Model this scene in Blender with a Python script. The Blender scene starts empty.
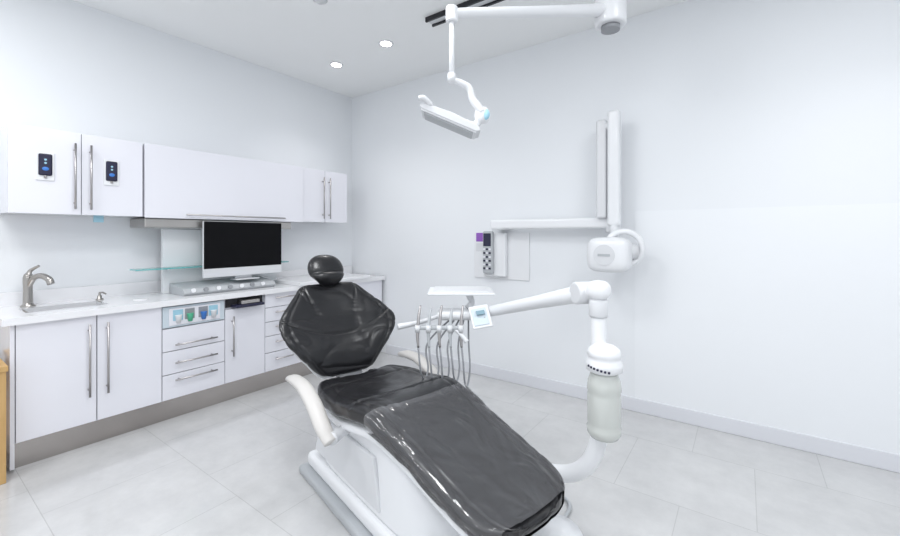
import bpy, bmesh, math, random
from mathutils import Vector, Matrix, Euler, noise
random.seed(4)
S=bpy.context.scene
COL=S.collection
# ---------------------------------------------------------------- materials
def mat(name,col,rough=.5,metal=0,coat=0,emit=None,es=1,trans=0,alpha=1,ior=1.45,spec=.5,cr=.05):
    m=bpy.data.materials.new(name); m.use_nodes=True
    b=m.node_tree.nodes['Principled BSDF']
    b.inputs['Base Color'].default_value=(*col,1)
    b.inputs['Roughness'].default_value=rough
    b.inputs['Metallic'].default_value=metal
    b.inputs['Coat Weight'].default_value=coat
    b.inputs['Coat Roughness'].default_value=cr
    b.inputs['Transmission Weight'].default_value=trans
    b.inputs['Alpha'].default_value=alpha
    b.inputs['IOR'].default_value=ior
    b.inputs['Specular IOR Level'].default_value=spec
    if emit:
        b.inputs['Emission Color'].default_value=(*emit,1); b.inputs['Emission Strength'].default_value=es
    return m
def add_noise_bump(m,scale,strength,dist=.01,detail=4,stretch=(1,1,1),rough_var=None):
    nt=m.node_tree; b=nt.nodes['Principled BSDF']
    tc=nt.nodes.new('ShaderNodeTexCoord'); mp=nt.nodes.new('ShaderNodeMapping')
    mp.inputs['Scale'].default_value=stretch
    n=nt.nodes.new('ShaderNodeTexNoise'); n.inputs['Scale'].default_value=scale; n.inputs['Detail'].default_value=detail
    bp=nt.nodes.new('ShaderNodeBump'); bp.inputs['Strength'].default_value=strength; bp.inputs['Distance'].default_value=dist
    nt.links.new(tc.outputs['Object'],mp.inputs['Vector']); nt.links.new(mp.outputs[0],n.inputs['Vector'])
    nt.links.new(n.outputs['Fac'],bp.inputs['Height']); nt.links.new(bp.outputs[0],b.inputs['Normal'])
    if rough_var:
        mr=nt.nodes.new('ShaderNodeMapRange'); mr.inputs['To Min'].default_value=rough_var[0]; mr.inputs['To Max'].default_value=rough_var[1]
        nt.links.new(n.outputs['Fac'],mr.inputs['Value']); nt.links.new(mr.outputs[0],b.inputs['Roughness'])
    return m
M={}
M['wall']=add_noise_bump(mat('wall_paint',(.835,.855,.88),.55),120,.03,.002)
M['wallp']=add_noise_bump(mat('wall_pale_paint',(.86,.88,.905),.5),120,.03,.002)
M['ceil']=add_noise_bump(mat('ceiling_paint',(.91,.92,.92),.8),120,.03,.002)
M['base']=mat('baseboard_paint',(.74,.75,.79),.4)
M['lam']=add_noise_bump(mat('gloss_laminate',(.82,.82,.875),.15,coat=.6),3,.02,.002)
M['gap']=mat('shadow_gap_black',(.03,.03,.035),.8)
M['carc']=mat('carcass_grey',(.50,.51,.56),.4)
M['counter']=add_noise_bump(mat('quartz_white',(.86,.86,.88),.2,coat=.3),40,.01)
M['steel']=add_noise_bump(mat('brushed_steel',(.50,.48,.46),.32,1),60,.08,.002,stretch=(1,.03,1))
M['kick']=add_noise_bump(mat('toe_kick_steel',(.46,.43,.41),.18,1),8,.15,.004,stretch=(1,1,.4))
M['chrome']=mat('chrome',(.75,.75,.76),.12,1)
M['nickel']=mat('brushed_nickel',(.42,.40,.38),.28,1)
M['handle']=mat('handle_steel',(.46,.44,.44),.3,1)
M['white']=mat('white_plastic',(.82,.83,.85),.3,coat=.2)
M['white2']=mat('offwhite_plastic',(.70,.71,.73),.35)
M['cream']=mat('armrest_cream',(.62,.60,.58),.4)
M['grey']=mat('grey_plastic',(.30,.31,.33),.4)
M['lgrey']=mat('light_grey_plastic',(.46,.48,.50),.4)
M['dark']=mat('dark_plastic',(.02,.02,.05),.3)
M['screen']=mat('monitor_glass',(.003,.003,.004),.3,spec=.15)
M['alu']=mat('aluminium',(.74,.75,.77),.35,.3)
M['blue']=mat('blue_accent',(.05,.20,.60),.3)
M['lblue']=mat('pale_blue_plastic',(.35,.60,.72),.4)
M['cupb']=mat('cup_panel_plastic',(.62,.70,.76),.35)
M['green']=mat('green_plastic',(.10,.50,.30),.4)
M['purple']=mat('purple_label',(.30,.12,.50),.5)
M['hose']=mat('hose_grey',(.30,.31,.33),.45)
M['wood']=mat('oak_wood',(.55,.33,.12),.5)
M['bottle']=mat('frosted_bottle',(.56,.58,.555),.2,coat=.4)
M['glass']=mat('teal_glass',(.10,.50,.50),.05,alpha=.55)
M['lamp']=mat('lamp_emitter',(1,1,1),.5,emit=(1,.98,.95),es=14)
M['track']=mat('track_black',(.02,.02,.025),.4)
M['lcd']=mat('lcd_blue',(.25,.38,.45),.2)
M['basin']=mat('basin_satin',(.62,.62,.63),.3)
M['leather']=add_noise_bump(mat('black_leather',(.007,.007,.009),.32,coat=.3,cr=.2),16,.35,.006,detail=6,rough_var=(.26,.46))
# clear protective cover: transparent film with fresnel gloss and slight haze
cov=bpy.data.materials.new('clear_plastic_cover'); cov.use_nodes=True; nt=cov.node_tree; nt.nodes.clear()
out=nt.nodes.new('ShaderNodeOutputMaterial'); tr=nt.nodes.new('ShaderNodeBsdfTransparent'); df=nt.nodes.new('ShaderNodeBsdfDiffuse'); gl=nt.nodes.new('ShaderNodeBsdfGlossy')
m1=nt.nodes.new('ShaderNodeMixShader'); m2=nt.nodes.new('ShaderNodeMixShader'); lw=nt.nodes.new('ShaderNodeFresnel'); lw.inputs['IOR'].default_value=1.65
df.inputs[0].default_value=(.5,.5,.53,1); gl.inputs['Roughness'].default_value=.13; m1.inputs[0].default_value=.10
tc=nt.nodes.new('ShaderNodeTexCoord'); mp=nt.nodes.new('ShaderNodeMapping'); mp.inputs['Scale'].default_value=(.6,1,1)
n1=nt.nodes.new('ShaderNodeTexNoise'); n1.inputs['Scale'].default_value=8; n1.inputs['Detail'].default_value=2; n1.inputs['Distortion'].default_value=1.0
bp=nt.nodes.new('ShaderNodeBump'); bp.inputs['Strength'].default_value=.75; bp.inputs['Distance'].default_value=.022
L_=nt.links.new
L_(tc.outputs['Object'],mp.inputs[0]); L_(mp.outputs[0],n1.inputs['Vector']); L_(n1.outputs['Fac'],bp.inputs['Height'])
L_(bp.outputs[0],gl.inputs['Normal']); L_(bp.outputs[0],lw.inputs['Normal'])
L_(tr.outputs[0],m1.inputs[1]); L_(df.outputs[0],m1.inputs[2]); L_(m1.outputs[0],m2.inputs[1]); L_(gl.outputs[0],m2.inputs[2])
L_(lw.outputs[0],m2.inputs[0]); L_(m2.outputs[0],out.inputs[0]); M['cover']=cov
# wood grain
nt=M['wood'].node_tree; w=nt.nodes.new('ShaderNodeTexNoise'); w.inputs['Scale'].default_value=6
mp=nt.nodes.new('ShaderNodeMapping'); mp.inputs['Scale'].default_value=(6,6,.6); tc=nt.nodes.new('ShaderNodeTexCoord')
cr=nt.nodes.new('ShaderNodeValToRGB'); cr.color_ramp.elements[0].color=(.45,.26,.09,1); cr.color_ramp.elements[1].color=(.68,.45,.20,1)
nt.links.new(tc.outputs['Object'],mp.inputs[0]); nt.links.new(mp.outputs[0],w.inputs[0]); nt.links.new(w.outputs['Fac'],cr.inputs[0]); nt.links.new(cr.outputs[0],nt.nodes['Principled BSDF'].inputs['Base Color'])
# floor tiles
fm=mat('floor_tile',(.6,.6,.6),.14,coat=.4,cr=.06); nt=fm.node_tree; b=nt.nodes['Principled BSDF']
tc=nt.nodes.new('ShaderNodeTexCoord'); br=nt.nodes.new('ShaderNodeTexBrick'); mp=nt.nodes.new('ShaderNodeMapping')
mp.inputs['Location'].default_value=(.255,.16,0)
br.inputs['Scale'].default_value=1; br.inputs['Brick Width'].default_value=.6; br.inputs['Row Height'].default_value=.6
br.inputs['Mortar Size'].default_value=.002; br.inputs['Mortar Smooth'].default_value=.3
br.inputs['Color1'].default_value=(.63,.63,.63,1); br.inputs['Color2'].default_value=(.65,.65,.65,1); br.inputs['Mortar'].default_value=(.52,.52,.52,1)
ns=nt.nodes.new('ShaderNodeTexNoise'); ns.inputs['Scale'].default_value=5; ns.inputs['Detail'].default_value=10; ns.inputs['Roughness'].default_value=.7
mx=nt.nodes.new('ShaderNodeMix'); mx.data_type='RGBA'; mx.blend_type='MULTIPLY'; mx.inputs[0].default_value=.6
cr=nt.nodes.new('ShaderNodeValToRGB'); cr.color_ramp.elements[0].position=.3; cr.color_ramp.elements[0].color=(.74,.74,.75,1); cr.color_ramp.elements[1].position=.7; cr.color_ramp.elements[1].color=(1,1,1,1)
nt.links.new(tc.outputs['Object'],mp.inputs[0]); nt.links.new(mp.outputs[0],br.inputs['Vector']); nt.links.new(tc.outputs['Object'],ns.inputs['Vector'])
nt.links.new(ns.outputs['Fac'],cr.inputs[0]); nt.links.new(br.outputs['Color'],mx.inputs[6]); nt.links.new(cr.outputs[0],mx.inputs[7]); nt.links.new(mx.outputs[2],b.inputs['Base Color'])
bp=nt.nodes.new('ShaderNodeBump'); bp.inputs['Strength'].default_value=.25; bp.inputs['Distance'].default_value=.003; bp.invert=True
nt.links.new(br.outputs['Fac'],bp.inputs['Height']); nt.links.new(bp.outputs[0],b.inputs['Normal'])
M['floor']=fm
# ---------------------------------------------------------------- helpers
def link(me,name,parent,m,smooth=False):
    o=bpy.data.objects.new(name,me); COL.objects.link(o)
    if m: me.materials.append(M[m] if isinstance(m,str) else m)
    if smooth:
        for p in me.polygons: p.use_smooth=True
    if parent:
        o.parent=parent
        if parent.get('g'): o.matrix_parent_inverse=Matrix.Translation(-parent.location)
    return o
def group(name,loc=(0,0,0),rotz=None):
    e=bpy.data.objects.new(name,None); COL.objects.link(e); e.location=loc; e.empty_display_size=.1
    if rotz is None: e['g']=1      # children given in world coordinates
    else: e.rotation_euler=(0,0,rotz)
    return e
def box(name,a,b,m,parent=None,bev=0,seg=2):
    bm=bmesh.new(); bmesh.ops.create_cube(bm,size=1)
    a=Vector(a);b=Vector(b)
    lo=Vector([min(a[i],b[i]) for i in range(3)]); hi=Vector([max(a[i],b[i]) for i in range(3)])
    for v in bm.verts: v.co=Vector([lo[i]+(v.co[i]+.5)*(hi[i]-lo[i]) for i in range(3)])
    if bev>0: bmesh.ops.bevel(bm,geom=bm.edges[:],offset=bev,segments=seg,profile=.5,affect='EDGES')
    me=bpy.data.meshes.new(name); bm.to_mesh(me); bm.free()
    return link(me,name,parent,m)
def rbox(name,c,size,m,parent=None,bev=0,rot=(0,0,0),seg=3):
    s=Vector(size)/2
    o=box(name,-s,s,m,parent,bev,seg)
    R=Euler(rot).to_matrix().to_4x4(); o.data.transform(Matrix.Translation(Vector(c))@R)
    return o
def catmull(pts,n=8):
    P=[Vector(p) for p in pts]
    if len(P)<3: return P
    Q=[P[0]*2-P[1]]+P+[P[-1]*2-P[-2]]; out=[]
    for i in range(1,len(Q)-2):
        for k in range(n):
            t=k/n; a,b,c,d=Q[i-1],Q[i],Q[i+1],Q[i+2]
            out.append(.5*((2*b)+(-a+c)*t+(2*a-5*b+4*c-d)*t*t+(-a+3*b-3*c+d)*t**3))
    out.append(P[-1]); return out
def tube(name,pts,r,m,parent=None,n=8,seg=16,flat=1.0,up=(0,0,1),smooth=True):
    C=catmull(pts,n); K=len(pts)
    bm=bmesh.new(); rings=[]; prevx=None
    for i,c in enumerate(C):
        t=(C[min(i+1,len(C)-1)]-C[max(i-1,0)]).normalized()
        if prevx is None:
            x=t.cross(Vector(up)); 
            if x.length<.05: x=t.cross(Vector((1,0,0)))
            x.normalize()
        else: x=(prevx-t*prevx.dot(t)).normalized()
        prevx=x; y=x.cross(t)
        if isinstance(r,(list,tuple)):
            f=i/(len(C)-1)*(K-1); a=int(min(f,K-2)); rr=r[a]+(r[a+1]-r[a])*(f-a)
        else: rr=r
        rings.append([bm.verts.new(c+x*math.cos(q)*rr+y*math.sin(q)*rr*flat) for q in [2*math.pi*k/seg for k in range(seg)]])
    for A,B in zip(rings,rings[1:]):
        for k in range(seg): bm.faces.new((A[k],A[(k+1)%seg],B[(k+1)%seg],B[k]))
    bm.faces.new(rings[0][::-1]); bm.faces.new(rings[-1])
    bmesh.ops.recalc_face_normals(bm,faces=bm.faces[:])
    me=bpy.data.meshes.new(name); bm.to_mesh(me); bm.free()
    return link(me,name,parent,m,smooth)
def cyl(name,a,b,r,m,parent=None,seg=28,r2=None,bev=.0):
    a=Vector(a);b=Vector(b); d=b-a; L=d.length
    bm=bmesh.new(); bmesh.ops.create_cone(bm,cap_ends=True,segments=seg,radius1=r,radius2=r if r2 is None else r2,depth=L)
    if bev>0:
        ed=[e for e in bm.edges if abs(e.verts[0].co.z-e.verts[1].co.z)<1e-6]
        bmesh.ops.bevel(bm,geom=ed,offset=bev,segments=3,profile=.5,affect='EDGES')
    q=Vector((0,0,1)).rotation_difference(d.normalized()).to_matrix().to_4x4()
    bmesh.ops.transform(bm,matrix=Matrix.Translation((a+b)/2)@q,verts=bm.verts[:])
    me=bpy.data.meshes.new(name); bm.to_mesh(me); bm.free()
    for p in me.polygons: p.use_smooth=len(p.vertices)==4
    return link(me,name,parent,m)
def lathe(name,c,prof,m,parent=None,seg=32):
    bm=bmesh.new(); c=Vector(c); rings=[]
    for r,z in prof:
        rings.append([bm.verts.new(c+Vector((max(r,1e-4)*math.cos(2*math.pi*k/seg),max(r,1e-4)*math.sin(2*math.pi*k/seg),z))) for k in range(seg)])
    for A,B in zip(rings,rings[1:]):
        for k in range(seg): bm.faces.new((A[k],A[(k+1)%seg],B[(k+1)%seg],B[k]))
    bm.faces.new(rings[0][::-1]); bm.faces.new(rings[-1])
    bmesh.ops.recalc_face_normals(bm,faces=bm.faces[:])
    me=bpy.data.meshes.new(name); bm.to_mesh(me); bm.free()
    return link(me,name,parent,m,True)
def ell(name,c,r,m,parent=None,rot=(0,0,0),e=1.0,us=32,vs=20,shape=None):
    bm=bmesh.new(); bmesh.ops.create_uvsphere(bm,u_segments=us,v_segments=vs,radius=1)
    f=lambda v:math.copysign(abs(v)**e,v)
    for v in bm.verts:
        q=Vector((f(v.co.x)*r[0],f(v.co.y)*r[1],f(v.co.z)*r[2]))
        if shape: q=shape(q)
        v.co=q
    bmesh.ops.transform(bm,matrix=Matrix.Translation(Vector(c))@Euler(rot).to_matrix().to_4x4(),verts=bm.verts[:])
    me=bpy.data.meshes.new(name); bm.to_mesh(me); bm.free()
    return link(me,name,parent,m,True)
def interp(st,n):
    out=[]; K=len(st)
    for i in range(K-1):
        a=st[max(i-1,0)];b=st[i];c=st[i+1];d=st[min(i+2,K-1)]
        for k in range(n):
            t=k/n
            out.append([.5*((2*b[j])+(-a[j]+c[j])*t+(2*a[j]-5*b[j]+4*c[j]-d[j])*t*t+(-a[j]+3*b[j]-3*c[j]+d[j])*t**3) for j in range(len(b))])
    out.append(list(st[-1])); return out
def loft(name,st,fn,m,parent=None,n=6,seg=48,ex=.45,cap=True,wrinkle=0,wscale=(9,9,9)):
    bm=bmesh.new(); rings=[]
    for s in interp(st,n):
        ring=[]
        for k in range(seg):
            q=2*math.pi*k/seg; c=math.cos(q); si=math.sin(q)
            c=math.copysign(abs(c)**ex,c); si=math.copysign(abs(si)**(ex+.25),si)
            ring.append(bm.verts.new(fn(s,c,si)))
        rings.append(ring)
    for A,B in zip(rings,rings[1:]):
        for k in range(seg): bm.faces.new((A[k],A[(k+1)%seg],B[(k+1)%seg],B[k]))
    if cap: bm.faces.new(rings[0][::-1]); bm.faces.new(rings[-1])
    bmesh.ops.recalc_face_normals(bm,faces=bm.faces[:])
    if wrinkle:
        bm.normal_update()
        mv=[]
        for v in bm.verts:
            p=Vector((v.co.x*wscale[0],v.co.y*wscale[1],v.co.z*wscale[2]))
            p+=noise.noise_vector(p*.5)*.8
            d=1-abs(noise.noise(p))*2.2      # ridged creases
            d=max(0,d)**3
            mv.append((v,v.normal*(-d*wrinkle+noise.noise(p*.6)*wrinkle)))
        for v,dv in mv: v.co+=dv
    me=bpy.data.meshes.new(name); bm.to_mesh(me); bm.free()
    return link(me,name,parent,m,True)
def prism(name,poly,origin,ux,uy,depth,m,parent=None,bev=0):
    o=Vector(origin);ux=Vector(ux).normalized();uy=Vector(uy).normalized();n=ux.cross(uy)
    bm=bmesh.new()
    A=[bm.verts.new(o+ux*x+uy*y-n*depth/2) for x,y in poly]; B=[bm.verts.new(o+ux*x+uy*y+n*depth/2) for x,y in poly]
    bm.faces.new(A[::-1]); bm.faces.new(B)
    for k in range(len(poly)): bm.faces.new((A[k],A[(k+1)%len(poly)],B[(k+1)%len(poly)],B[k]))
    bmesh.ops.recalc_face_normals(bm,faces=bm.faces[:])
    if bev: bmesh.ops.bevel(bm,geom=bm.edges[:],offset=bev,segments=2,profile=.5,affect='EDGES')
    me=bpy.data.meshes.new(name); bm.to_mesh(me); bm.free()
    return link(me,name,parent,m)
def torus(name,c,R_,r_,m,par,rot):
    bm=bmesh.new(); n,k=40,14; vs=[]
    for i in range(n):
        a=2*math.pi*i/n
        vs.append([bm.verts.new(Vector(((R_+r_*math.cos(2*math.pi*j/k))*math.cos(a),(R_+r_*math.cos(2*math.pi*j/k))*math.sin(a),r_*math.sin(2*math.pi*j/k)))) for j in range(k)])
    for i in range(n):
        for j in range(k): bm.faces.new((vs[i][j],vs[(i+1)%n][j],vs[(i+1)%n][(j+1)%k],vs[i][(j+1)%k]))
    bmesh.ops.transform(bm,matrix=Matrix.Translation(c)@Euler(rot).to_matrix().to_4x4(),verts=bm.verts[:])
    me=bpy.data.meshes.new(name); bm.to_mesh(me); bm.free(); return link(me,name,par,m,True)
# ---------------------------------------------------------------- room
XL,YB,H=-3.77,3.26,2.92
XR,YF=2.6,-2.2
box('floor',(XL-.1,YF,-.1),(XR+.1,YB+.1,0),'floor')
box('ceiling',(XL-.1,YF,H),(XR+.1,YB+.1,H+.1),'ceil')
box('wall_left',(XL-.1,YF,0),(XL,YB+.1,H),'wall')
box('wall_back',(XL,YB,0),(XR+.1,YB+.1,H),'wall')
box('wall_right',(XR,YF,0),(XR+.1,YB,H),'wall')
box('baseboard_back',(-3.2,YB-.014,0),(XR,YB,.10),'base',bev=.004)
box('baseboard_left',(XL,YF,0),(XL+.014,.37,.10),'base',bev=.004)
box('wall_pale_sheet',(-.66,YB-.004,.10),(XR,YB-.0005,1.475),'wallp')  # thin sheet, slightly paler than the wall it covers
# ---------------------------------------------------------------- base cabinet run
FX=-3.24
bc=group('base_cabinet',(-3.5,1.7,0))
Y0,Y1=.40,3.235
box('carcass',(XL+.005,Y0+.015,.15),(FX-.022,Y1,.80),'carc',bc)
box('end_panel',(XL+.005,Y0+.013,.02),(FX,Y0+.031,.81),'lam',bc)
box('toe_kick',(XL+.05,Y0+.035,.0),(FX-.06,Y1,.15),'kick',bc)
def front(n,y0,y1,z0,z1,m='lam'):
    return box(n,(FX-.02,y0+.0025,z0+.0025),(FX,y1-.0025,z1-.0025),m,bc,.002)
def vhandle(par,y,z0,z1,fx,tag):
    cyl('handle_bar_'+tag,(fx+.032,y,z0),(fx+.032,y,z1),.006,'handle',par)
    for z in (z0+.04,z1-.04): cyl('handle_post_'+tag,(fx,y,z),(fx+.032,y,z),.005,'handle',par)
def hhandle(par,y0,y1,z,fx,tag):
    cyl('handle_bar_'+tag,(fx+.032,y0,z),(fx+.032,y1,z),.006,'handle',par)
    for y in (y0+.03,y1-.03): cyl('handle_post_'+tag,(fx,y,z),(fx+.032,y,z),.005,'handle',par)
ZT=.81
front('door_1',.433,.782,.155,ZT); front('door_2',.782,1.13,.155,ZT)
vhandle(bc,.742,.32,.76,FX,'1'); vhandle(bc,.830,.32,.76,FX,'2')
front('drawer_1',1.13,1.548,.49,.65); front('drawer_2',1.13,1.548,.33,.49); front('drawer_3',1.13,1.548,.155,.33)
for i,z in enumerate((.535,.41,.29)): hhandle(bc,1.20,1.48,z,FX,'d%d'%i)
box('cup_panel',(FX-.02,1.133,.655),(FX,1.545,.80),'cupb',bc,.004)
box('cup_panel_face',(FX,1.17,.668),(FX+.006,1.51,.787),'lam',bc,.002)
for i,(y,mm) in enumerate(((1.225,'lblue'),(1.30,'green'),(1.39,'blue'),(1.46,'lblue'))):
    box('cup_slot_%d'%i,(FX+.004,y-.032,.70),(FX+.009,y+.032,.775),'lblue' if i%3==0 else 'grey',bc,.002)
    lathe('cup_%d'%i,(FX+.015,y,.685),[(.014,0),(.021,.05),(.023,.055),(.019,.055)],mm if i%3 else 'white',bc,seg=20)
front('door_3',1.548,1.872,.155,.725)
vhandle(bc,1.60,.36,.67,FX,'3')
box('pull_out_recess',(FX-.05,1.56,.735),(FX-.02,1.86,.805),'gap',bc)
box('pull_out_tray',(FX-.02,1.60,.735),(FX+.07,1.83,.755),'dark',bc,.004)
box('pull_out_device',(FX-.015,1.65,.755),(FX+.05,1.80,.785),'steel',bc,.006)
for k,(za,zb) in enumerate(((.155,.31),(.31,.45),(.45,.57),(.57,.69),(.69,.81))):
    front('drawer_far_%d'%k,1.872,2.30,za,zb); hhandle(bc,1.95,2.22,(za+zb)/2+.02,FX,'f%d'%k)
front('door_4',2.30,2.76,.155,ZT); front('door_5',2.76,3.23,.155,ZT)
ct=group('countertop',(-3.5,1.7,.85))
ca,cb=.81,.85
sx0,sx1,sy0,sy1=-3.56,-3.36,.50,.86
box('slab_near',(XL+.004,Y0-.02,ca),(FX+.03,sy0,cb),'counter',ct)
box('slab_far',(XL+.004,sy1,ca),(FX+.03,3.24,cb),'counter',ct)
box('slab_rear',(XL+.004,sy0,ca),(sx0,sy1,cb),'counter',ct)
box('slab_front',(sx1,sy0,ca),(FX+.03,sy1,cb),'counter',ct)
box('upstand_back',(XL+.004,Y0-.02,cb),(XL+.018,3.24,cb+.09),'counter',ct)
box('raised_work_top',(XL+.02,2.16,cb),(FX+.06,3.0,cb+.03),'counter',ct,.004)
sk=group('sink_basin',(-3.47,.69,.8))
box('basin_floor',(sx0,sy0,.73),(sx1,sy1,.74),'basin',sk)
for nm,a,b in (('w1',(sx0,sy0),(sx0+.005,sy1)),('w2',(sx1-.005,sy0),(sx1,sy1)),('w3',(sx0,sy0),(sx1,sy0+.005)),('w4',(sx0,sy1-.005),(sx1,sy1))):
    box('basin_'+nm,(*a,.73),(*b,.852),'basin',sk)
for nm,a,b in (('r1',(sx0-.01,sy0-.01),(sx0+.004,sy1+.01)),('r2',(sx1-.004,sy0-.01),(sx1+.01,sy1+.01)),('r3',(sx0,sy0-.01),(sx1,sy0+.004)),('r4',(sx0,sy1-.004),(sx1,sy1+.01))):
    box('rim_'+nm,(*a,.850),(*b,.853),'chrome',sk)
cyl('drain',(-3.47,.69,.74),(-3.47,.69,.744),.03,'chrome',sk)
fa=group('sink_faucet',(-3.66,.54,.85))
fx,fy=-3.66,.545
lathe('faucet_base',(fx,fy,.85),[(.036,0),(.036,.006),(.026,.015),(.022,.03)],'nickel',fa)
tube('faucet_body',[(fx,fy,.87),(fx,fy,.95),(fx+.002,fy,1.03),(fx+.01,fy+.005,1.05)],[.024,.022,.024,.020],'nickel',fa)
tube('faucet_spout',[(fx,fy,.97),(fx+.04,fy+.02,1.03),(fx+.09,fy+.045,1.045),(fx+.14,fy+.07,1.025),(fx+.155,fy+.078,.995)],[.016,.016,.017,.019,.018],'nickel',fa)
tube('faucet_lever',[(fx,fy,1.04),(fx+.0,fy+.012,1.075),(fx+.03,fy+.045,1.105)],[.016,.011,.007],'nickel',fa)
sp=group('soap_dispenser',(-3.62,.90,.85))
qx,qy=-3.63,.89
lathe('pump_base',(qx,qy,.85),[(.022,0),(.022,.008),(.013,.012),(.013,.03),(.007,.032),(.007,.05)],'nickel',sp)
tube('pump_nozzle',[(qx,qy,.90),(qx+.025,qy+.012,.902),(qx+.045,qy+.022,.893)],.006,'nickel',sp)
lathe('counter_grommet',(-3.42,1.06,.85),[(.045,0),(.045,.003),(.038,.005)],'counter')
# ---------------------------------------------------------------- upper cabinets
UX=-3.44
uc=group('wall_cabinet',(-3.6,1.6,1.7))
Z0,Z1=1.432,1.945
box('carcass_a',(XL+.004,.43,Z0),(UX-.022,1.083,Z1),'lam',uc)
box('carcass_b',(XL+.004,1.09,Z0),(UX-.002,2.36,Z1),'lam',uc)
box('carcass_c',(XL+.004,2.365,Z0),(UX-.022,2.91,Z1),'lam',uc)
def uf(n,y0,y1,x=UX): return box(n,(x-.02,y0+.002,Z0-.003),(x,y1-.002,Z1+.003),'lam',uc,.002)
uf('door_1',.43,.753); uf('door_2',.753,1.083); box('flip_up_door',(UX,1.09,Z0-.01),(UX+.022,2.36,Z1+.003),'lam',uc,.003)
uf('door_3',2.365,2.625); uf('door_4',2.625,2.91)
vhandle(uc,.718,Z0+.03,Z1-.07,UX,'u1'); vhandle(uc,.795,Z0+.03,Z1-.07,UX,'u2')
vhandle(uc,2.592,Z0+.03,Z1-.07,UX,'u3'); vhandle(uc,2.668,Z0+.03,Z1-.07,UX,'u4')
hhandle(uc,1.34,2.15,Z0+.02,UX+.022,'u5')
box('blue_tag',(-3.52,.83,1.385),(-3.50,.88,1.430),'lblue',uc)
va=group('under_cabinet_light',(-3.6,1.66,1.38))
box('valance_body',(-3.76,1.10,1.355),(-3.462,2.26,1.420),'steel',va,.006)
box('lamp_lens',(-3.72,1.2,1.350),(-3.52,2.15,1.356),'white',va)
for k,y in enumerate((.585,.905)):
    d=group('wall_dispenser',(UX,y,1.7))
    box('frame',(UX,y-.042,1.63),(UX+.006,y+.042,1.80),'white',d,.003)
    box('window',(UX+.004,y-.030,1.66),(UX+.014,y+.030,1.79),'dark',d,.008,3)
    ell('soap_level',(UX+.013,y,1.70),(.004,.016,.012),'blue',d)
    for zz in (1.735,1.755): cyl('indicator',(UX+.013,y,zz),(UX+.016,y,zz),.006,'lblue',d)
    cyl('nozzle',(UX+.012,y,1.66),(UX+.012,y,1.645),.007,'handle',d)
# ---------------------------------------------------------------- monitor station
box('monitor_back_panel',(-3.64,1.26,.85),(-3.60,2.20,1.345),'white',bev=.004)
gs=group('glass_shelf',(-3.55,1.7,1.05))
box('glass_plate',(-3.595,1.05,1.045),(-3.47,2.24,1.055),'glass',gs,.002)
for y in (1.28,2.15): cyl('shelf_bracket',(-3.60,y,1.038),(-3.53,y,1.038),.007,'chrome',gs)
mo=group('desktop_monitor',(-3.42,1.79,1.1))
box('shell',(-3.42,1.461,.965),(-3.395,2.117,1.408),'alu',mo,.006)
box('screen_glass',(-3.396,1.463,1.035),(-3.391,2.115,1.406),'screen',mo,.002)
box('chin',(-3.396,1.462,.966),(-3.388,2.116,1.035),'alu',mo,.002)
box('stand_foot',(-3.45,1.69,.932),(-3.35,1.89,.940),'alu',mo,.003)
box('stand_neck',(-3.440,1.72,.940),(-3.425,1.86,1.10),'alu',mo,.004)
dk=group('assistant_instrument_panel',(-3.45,1.7,.87))
prism('panel_body',[(-.13,0),(.12,0),(.14,.02),(.11,.05),(-.13,.08)],(-3.46,1.66,.85),(1,0,0),(0,0,1),.72,'lgrey',dk,.004)
for i in range(7): cyl('knob_%d'%i,(-3.335,1.36+.09*i,.885),(-3.315,1.36+.09*i,.889),.016,'grey' if i%2 else 'white',dk)
# ---------------------------------------------------------------- wooden stand at left edge
ws=group('wooden_side_table',(-3.4,.1,0))
box('top',(-3.60,-.25,.585),(-3.13,.394,.615),'wood',ws,.004)
for x in (-3.59,-3.19):
    for y in (-.23,.340): box('leg',(x,y,0),(x+.05,y+.048,.59),'wood',ws,.003)
box('lower_shelf',(-3.58,-.22,.10),(-3.15,.38,.12),'wood',ws)
box('apron',(-3.16,-.19,.49),(-3.145,.35,.588),'wood',ws)
# ---------------------------------------------------------------- dental chair (local frame)
ang=math.radians(-14.2)
ch=group('dental_chair',(-1.707,1.536,0),ang)
def groove(d,w=.006,depth=.006): return -depth*math.exp(-(d/w)**2)
def seatfn(dz=0,grow=0):
    def f(s,c,si):
        x,w,z,th=s
        y=c*(w+grow)
        top=si>0
        zz=z-th/2+si*(th/2+grow)
        if top:
            zz+= .018*(abs(c)**2.5) - .012*(1-abs(c)**2)
            if grow==0: zz+=groove(x-(.40+.35*y*y),.007,.008)+groove(x-.10-.3*y*y,.007,.006)+groove(abs(y)-w*.80,.006,.005)
        return Vector((x,y,zz+dz))
    return f
seat=[(-.07,.10,.52,.03),(-.055,.17,.53,.07),(-.01,.235,.55,.095),(.12,.275,.56,.105),(.28,.29,.565,.105),(.42,.285,.585,.10),(.55,.262,.58,.09),(.75,.238,.53,.08),(.95,.228,.475,.075),(1.09,.216,.435,.07),(1.155,.195,.415,.06),(1.195,.15,.40,.05),(1.208,.10,.39,.02)]
loft('seat_cushion',seat,seatfn(),'leather',ch,n=14,seg=120,ex=.5,wrinkle=.004,wscale=(7,12,7))
cs=[s for s in interp(seat,4) if .52<s[0]<1.20]
loft('seat_protective_cover',cs,seatfn(grow=.013),'cover',ch,n=5,seg=120,ex=.5,cap=False,wrinkle=.0048,wscale=(7,11,7))
pan=[(x,w*.9,z-th*.75,.075) for x,w,z,th in seat[1:-3]]
def panfn(s,c,si): 
    x,w,z,th=s; return Vector((x,c*w,z-th/2+si*th/2-.01))
loft('seat_pan_shell',pan,panfn,'white',ch,n=5,seg=40,ex=.5)
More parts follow.
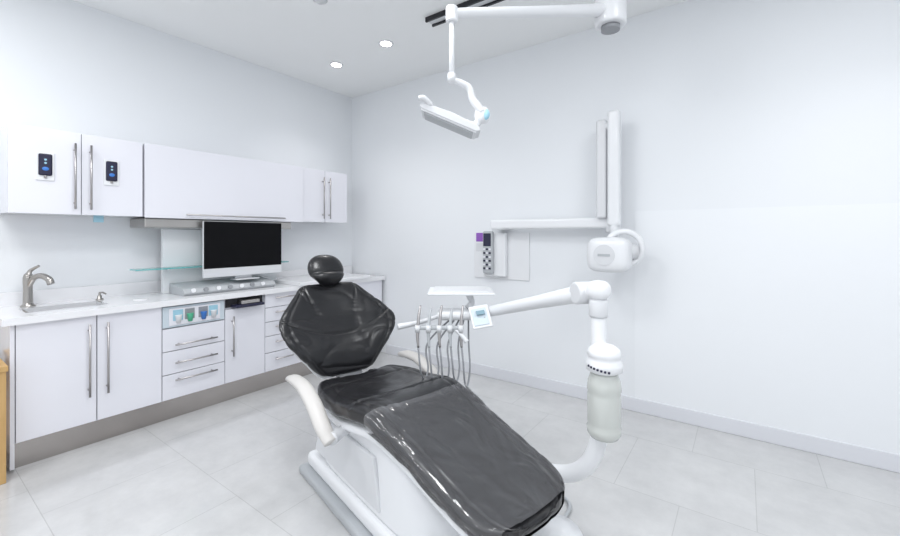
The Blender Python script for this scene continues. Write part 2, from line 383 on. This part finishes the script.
rec=math.radians(32); bo=Vector((-.125,-.018,.545)); ax=Vector((-math.sin(rec),0,math.cos(rec))); nx=Vector((math.cos(rec),0,math.sin(rec)))
def backfn(off=0,wrap=.55,gr=True):
    def f(s,c,si):
        h,w,th=s
        y=c*w; fwd=wrap*y*y
        lum=.02*math.sin(min(max(h/.3,0),1)*math.pi)
        g=0
        if gr and si>0:
            g=groove(h-(.19+1.0*y*y),.007,.009)+groove(abs(y)-(.10+.25*abs(h-.25)),.006,.006)*(1 if h>.15 else .3)+groove(abs(c)-.86,.03,.004)
        return bo+ax*h+nx*(si*th/2+fwd+off+lum+g)+Vector((0,y,0))
    return f
back=[(-.03,.10,.02),(-.02,.15,.05),(.015,.195,.075),(.06,.235,.085),(.11,.285,.085),(.17,.33,.085),(.23,.350,.085),(.285,.345,.085),(.34,.315,.08),(.395,.272,.08),(.445,.232,.08),(.49,.198,.07),(.52,.16,.05),(.53,.09,.02)]
loft('backrest_cushion',back,backfn(),'leather',ch,n=12,seg=140,ex=.6,wrinkle=.004,wscale=(10,8,10))
loft('backrest_shell',[(h,w*.93,.05) for h,w,t in back[1:-1]],backfn(off=-.045,gr=False),'white2',ch,n=5,seg=48,ex=.6)
# headrest: one contoured pad, narrower at the neck with a roll pushed forward
def hshape(q):
    t=q.z/.105
    q.y*=1.0-.16*max(0,-t)
    q.x+=.022*math.exp(-((t+.62)/.28)**2)+groove(t+.25,.07,.012)*(1 if q.x>0 else 0)
    return q
ell('headrest_cushion',bo+ax*.605+nx*.04,(.048,.112,.108),'leather',ch,rot=(0,-rec,0),e=.85,us=64,vs=48,shape=hshape)
rbox('headrest_bar',bo+ax*.53+nx*-.03,(.012,.05,.22),'chrome',ch,.004,(0,-rec,0))
rbox('backrest_support',(-.13,0,.50),(.06,.14,.24),'grey',ch,.012,(0,-rec,0))
for sgn,tag in ((-1,'near'),(1,'far')):
    y=.34*sgn
    tube('armrest_'+tag,[(-.12,y,.560),(-.04,y,.575),(.08,y,.57),(.20,y,.525),(.30,y,.46),(.36,y*.97,.41)],[.022,.033,.036,.037,.036,.030],'cream',ch,flat=.7,n=10,seg=24)
    tube('armrest_bracket_'+tag,[(.35,y*.95,.42),(.32,y*.8,.42),(.29,y*.5,.43)],[.028,.026,.024],'white2',ch)
body=[(.12,-.16,.84,.20),(.20,-.14,.82,.195),(.30,-.10,.74,.19),(.40,-.06,.66,.19),(.47,-.02,.58,.19)]
def bodyfn(s,c,si):
    z,x0,x1,w=s; return Vector(((x0+x1)/2+c*(x1-x0)/2,si*w,z))
loft('base_body_cover',body,bodyfn,'white',ch,n=5,seg=48,ex=.35)
box('floor_plate',(-.22,-.26,0),(.95,.26,.045),'lgrey',ch,.015,3)
box('floor_plate_cover',(-.19,-.225,.045),(.90,.225,.12),'white',ch,.025,4)
prism('side_skirt',[(-.12,.15),(.55,.15),(.50,.36),(-.04,.36)],(0,-.197,0),(1,0,0),(0,0,1),.02,'white2',ch,.006)
fs=group('foot_control',(-.68,1.76,0))
lathe('disc_base',(-.66,1.70,0),[(.11,0),(.115,.012),(.105,.03),(.07,.04),(.06,.055),(.03,.06)],'white',fs)
tube('foot_cable',[(-.66,1.80,.015),(-.7,1.95,.012),(-.95,2.02,.012),(-1.2,2.0,.012)],.008,'lgrey',fs)
# ---------------------------------------------------------------- delivery unit
du=group('dental_delivery_unit',(-.463,1.637,.5))
hx=du
px,py=-.463,1.637
tube('support_pipe',[(-1.1,1.62,.30),(-.85,1.68,.27),(-.64,1.68,.29),(-.52,1.655,.37),(px,py,.50),(px,py,.60)],[.034,.034,.034,.034,.032,.030],'white',du,seg=24)
cyl('support_post',(px,py,.58),(px,py,1.10),.030,'white',du,r2=.028,bev=.004)
lathe('post_collar',(px,py,.98),[(.032,0),(.036,.01),(.036,.06),(.032,.07)],'white2',du)
A=Vector((px,py,1.085)); B=Vector((-1.11,1.91,.89))
d=(B-A).normalized()
ell('elbow_cap',A,(.045,.045,.038),'white',du,e=.8)
tube('spring_arm',[A+d*.0,A+d*.06,A+(B-A)*.5,B-d*.03,B],[.035,.038,.030,.028,.028],'white',du,seg=24)
cyl('arm_joint_disc',A+d*.07+Vector((-.03,-.035,0)),A+d*.07+Vector((.03,.035,0)),.045,'white2',du,bev=.008)
bx,by=px+.037,py-.058
lathe('bottle_cap',(bx,by,.79),[(.05,0),(.064,.008),(.066,.035),(.06,.045),(.058,.06),(.062,.065),(.056,.085),(.035,.10),(.0,.105)],'white',du)
lathe('water_bottle',(bx,by,.545),[(.03,0),(.050,.004),(.060,.02),(.062,.04),(.058,.05),(.060,.06),(.060,.16),(.058,.17),(.061,.18),(.059,.21),(.050,.235),(.050,.245)],'bottle',du)
for k in range(7):
    a=-2.25+.2*k; rbox('label_mark',(bx+.0655*math.cos(a),by+.0655*math.sin(a),.818-.002*k),(.008,.008,.008),'dark',du,.002)
F=Vector((-.5835,.8121,0)); R=Vector((.8121,.5835,0))
def C(l,dp,z): return R*l+F*dp+Vector((0,0,z))
yaw=math.radians(35.7)
rbox('tray_plate',C(.06,2.30,.985),(.36,.26,.014),'white',hx,.006,(0,0,yaw))
rbox('tray_rim',C(.06,2.30,.995),(.30,.20,.010),'white2',hx,.004,(0,0,yaw))
tube('tray_stem',[C(.10,2.28,.98),C(.12,2.27,.93),C(.10,2.25,.90)],[.02,.016,.02],'white2',hx)
rbox('head_body',C(.06,2.24,.868),(.26,.15,.045),'white',hx,.02,(0,0,yaw))
pr=(math.radians(-35),math.radians(-8),yaw+.15)
rbox('touch_pad',C(.158,2.13,.875),(.105,.014,.125),'white',hx,.006,pr)
rbox('touch_pad_face',C(.156,2.122,.877),(.080,.008,.095),'cupb',hx,.003,pr)
rbox('touch_pad_lcd',C(.157,2.121,.898),(.045,.012,.022),'lcd',hx,.002,pr)
for i in range(3):
    for j in range(2): rbox('pad_key',C(.134+.022*i,2.122-.004*j,.872-.02*j),(.012,.012,.010),'lgrey',hx,.002,pr)
tube('handle_grip_l',[C(-.06,2.2,.865),C(-.16,2.16,.84),C(-.27,2.12,.825)],[.010,.012,.016],'white2',hx)
tube('handle_grip_r',[C(.02,2.1,.82),C(.06,2.08,.79),C(.085,2.07,.76)],[.009,.011,.013],'white2',hx)
rbox('holder_bar',C(-.055,2.10,.825),(.25,.03,.018),'lgrey',hx,.006,(0,0,yaw))
for k in range(5):
    l=-.165+.055*k
    cyl('instrument_holder_%d'%k,C(l,2.085,.805),C(l,2.085,.84),.013,'white2',hx)
    tube('handpiece_%d'%k,[C(l+.012,2.12,.935-.012*(k%2)),C(l+.005,2.10,.88),C(l,2.085,.80),C(l+.004,2.08,.73)],[.005,.008,.009,.006],'lgrey' if k%2 else 'handle',hx)
    tube('hose_%d'%k,[C(l+.004,2.08,.73),C(l+.012,2.07,.65),C(l+.02,2.085,.59-.012*((k*2)%5)),C(l+.035,2.12,.555-.012*((k*2)%5)),C(l+.05,2.16,.60),C(l+.045,2.20,.72),C(.02+.02*k,2.23,.86)],.0048,'hose',hx,seg=10)
# ---------------------------------------------------------------- x-ray wall unit
xr=group('dental_xray_unit',(-1.4,3.2,1.3))
box('wall_plate',(-2.053,YB-.014,.906),(-1.497,YB-.001,1.32),'white',xr,.004)
box('control_box',(-1.93,YB-.07,.93),(-1.70,YB-.014,1.32),'white',xr,.015,4)
box('control_handset',(-1.905,YB-.115,.955),(-1.805,YB-.07,1.335),'lgrey',xr,.016,3)
box('handset_display',(-1.893,YB-.118,1.20),(-1.817,YB-.113,1.315),'dark',xr,.002)
for r in range(6):
    for c in range(3): box('key',(-1.893+.028*c,YB-.120,1.165-.034*r),(-1.873+.028*c,YB-.113,1.183-.034*r),'dark' if (r+c)%2 else 'lam',xr)
box('hazard_label',(-2.03,YB-.017,1.24),(-1.95,YB-.013,1.32),'purple',xr)
box('label_paper',(-2.03,YB-.017,1.15),(-1.95,YB-.013,1.225),'white2',xr)
ym=YB-.13
px2=-.80
box('arm_mount',(-1.79,YB-.16,1.345),(-1.67,YB-.001,1.425),'white',xr,.012,3)
rbox('extension_arm',((-1.78+px2)/2,ym,1.39),(px2+1.82,.07,.08),'white',xr,.018,(0,0,0),4)
cyl('arm_pivot',(px2+.02,ym,1.32),(px2+.02,ym,1.46),.05,'white',xr,bev=.008)
box('folded_arm_a',(px2-.085,ym-.08,1.42),(px2-.01,ym,2.14),'white2',xr,.02,4)
box('folded_arm_b',(px2+.0,ym-.10,1.36),(px2+.085,ym-.02,2.19),'white',xr,.022,4)
cyl('arm_top_joint',(px2-.06,ym-.045,2.09),(px2+.07,ym-.045,2.09),.035,'white2',xr,bev=.005)
cyl('head_yoke_stem',(px2+.045,ym-.07,1.15),(px2+.045,ym-.07,1.42),.028,'white',xr,bev=.004)
hcx=Vector((px2+.045,ym-.20,1.165))
ell('tube_head',hcx,(.14,.10,.12),'white',xr,e=.5,us=48,vs=32)
cyl('head_logo_disc',hcx+Vector((-.01,-.103,0)),hcx+Vector((-.01,-.095,0)),.07,'white2',xr)
box('head_logo',(hcx.x-.05,hcx.y-.106,hcx.z-.008),(hcx.x+.03,hcx.y-.102,hcx.z+.008),'lgrey',xr)
torus('rotation_ring',hcx+Vector((.08,.06,.045)),.115,.02,'white',xr,(math.pi/2,0,.35))
cyl('collimator_cone',hcx+Vector((.08,.04,0.02)),hcx+Vector((.16,.08,.02)),.05,'white2',xr)
# ---------------------------------------------------------------- ceiling operatory light
lt=group('dental_operatory_light',(-1.1,1.6,2.3))
box('ceiling_track',(-1.93,2.37,H-.035),(.30,2.385,H-.001),'track',lt)
box('ceiling_track_b',(-1.93,2.45,H-.035),(.30,2.465,H-.001),'track',lt)
box('track_plate',(-1.93,2.385,H-.02),(.30,2.45,H-.001),'white2',lt)
hp=Vector((-.61,2.39,2.56))
cyl('drop_post',hp,(hp.x,hp.y,H-.02),.035,'white',lt)
box('trolley',(hp.x-.12,2.36,H-.07),(hp.x+.12,2.475,H-.03),'white2',lt,.008)
cyl('hinge',hp+Vector((0,0,-.09)),hp+Vector((0,0,.10)),.085,'white',lt,bev=.014)
cyl('hinge_cap',hp+Vector((0,0,-.115)),hp+Vector((0,0,-.09)),.05,'grey',lt)
le=Vector((-1.10,1.545,2.325)); dd=(le-hp)
tube('spring_arm',[hp,hp+dd*.12,hp+dd*.5,hp+dd*.9,le],[.045,.040,.032,.028,.024],'white',lt,seg=20,flat=.8)
cyl('arm_knuckle',le+Vector((0,0,-.04)),le+Vector((0,0,.03)),.028,'white',lt,bev=.006)
cyl('stem',le+Vector((0,0,-.30)),le+Vector((0,0,-.03)),.012,'white',lt)
cyl('stem_collar',le+Vector((0,0,-.32)),le+Vector((0,0,-.28)),.02,'white2',lt)
def L(a,b,z): return C(a,1.9+b,z)
tube('yoke',[L(.01,0,2.02),L(.05,0,2.005),L(.09,0,1.98),L(.105,0,1.93),L(.13,-.01,1.89),L(.15,-.02,1.86)],[.016,.018,.020,.022,.024,.020],'white2',lt,flat=.8)
ell('yoke_hub',L(.150,0,1.855),(.034,.034,.038),'white',lt,e=.8)
ell('yoke_hub_blue',L(.165,-.028,1.85),(.018,.012,.024),'lblue',lt)
ty=math.radians(23)
lc=L(.0,.0,1.825); ua=R*math.cos(ty)-Vector((0,0,math.sin(ty))); ub=Vector((0,0,math.cos(ty)))+R*math.sin(ty)
prism('lamp_head',[(-.15,.0),(-.13,.018),(.0,.026),(.13,.018),(.15,0),(.13,-.012),(-.13,-.012)],lc,ua,ub,.14,'white2',lt,.004)
prism('lamp_reflector',[(-.135,-.018),(.135,-.018),(.135,-.010),(-.135,-.010)],lc,ua,ub,.128,'alu',lt,.002)
prism('lamp_glass',[(-.12,-.024),(.12,-.024),(.12,-.015),(-.12,-.015)],lc,ua,ub,.108,'lgrey',lt,.002)
tube('lamp_arm',[lc+ua*.05+ub*.022,lc+ua*.11+ub*.03,L(.145,0,1.845)],[.018,.016,.018],'white',lt)
tube('lamp_handle',[lc-ua*.10+ub*.02-F*.06,lc-ua*.14+ub*.03-F*.08,lc-ua*.16+ub*.02-F*.08],[.012,.013,.011],'white2',lt)
# ---------------------------------------------------------------- ceiling fittings
for x,y in ((-2.457,2.495),(-3.146,2.53),(.6,2.495)):
    g=group('recessed_downlight',(x,y,H))
    lathe('trim_ring',(x,y,H-.008),[(.052,0),(.060,0),(.062,.004),(.062,.008)],'white',g)
    cyl('lens',(x,y,H-.0095),(x,y,H-.0082),.045,'lamp',g)
    l=bpy.data.lights.new('downlight_spot','SPOT'); l.energy=14; l.spot_size=math.radians(110); l.spot_blend=.8; l.shadow_soft_size=.05; l.color=(1,.98,.96)
    o=bpy.data.objects.new('downlight_spot',l); COL.objects.link(o); o.location=(x,y,H-.03); o.parent=g; o.matrix_parent_inverse=Matrix.Translation(-g.location)
g=group('ceiling_sprinkler',(-2.38,1.775,H))
lathe('escutcheon',(-2.38,1.775,H-.02),[(.02,0),(.035,.012),(.05,.02)],'white2',g)
for i,(x,y,e) in enumerate(((-1.4,.9,1.1),(.6,1.5,.85),(-.4,-.8,1.1),(-2.7,-.2,.85),(1.4,-.3,1.05))):  # fill lights with frames, added out of view to brighten the room
    g=group('added_fill_panel',(x,y,H))
    box('fill_panel_frame',(x-.32,y-.32,H-.02),(x+.32,y+.32,H-.001),'white',g)
    l=bpy.data.lights.new('added_fill_light','AREA'); l.shape='SQUARE'; l.size=.6; l.energy=22*e; l.color=(.97,.985,1)
    o=bpy.data.objects.new('added_fill_light',l); COL.objects.link(o); o.location=(x,y,H-.025); o.parent=g; o.matrix_parent_inverse=Matrix.Translation(-g.location)
w=bpy.data.worlds.new('w'); S.world=w; w.use_nodes=True
bg=w.node_tree.nodes['Background']; bg.inputs[0].default_value=(.91,.95,1,1); bg.inputs[1].default_value=1.08
S.view_settings.view_transform='Standard'; S.view_settings.look='None'; S.view_settings.exposure=0
c=bpy.data.cameras.new('camera'); co=bpy.data.objects.new('camera',c); COL.objects.link(co)
co.location=(0,0,1.3); co.rotation_euler=(math.pi/2,0,math.radians(35.7))
c.sensor_width=36; c.lens=410/900*36; c.shift_y=-33/900; c.clip_start=.05
S.camera=co
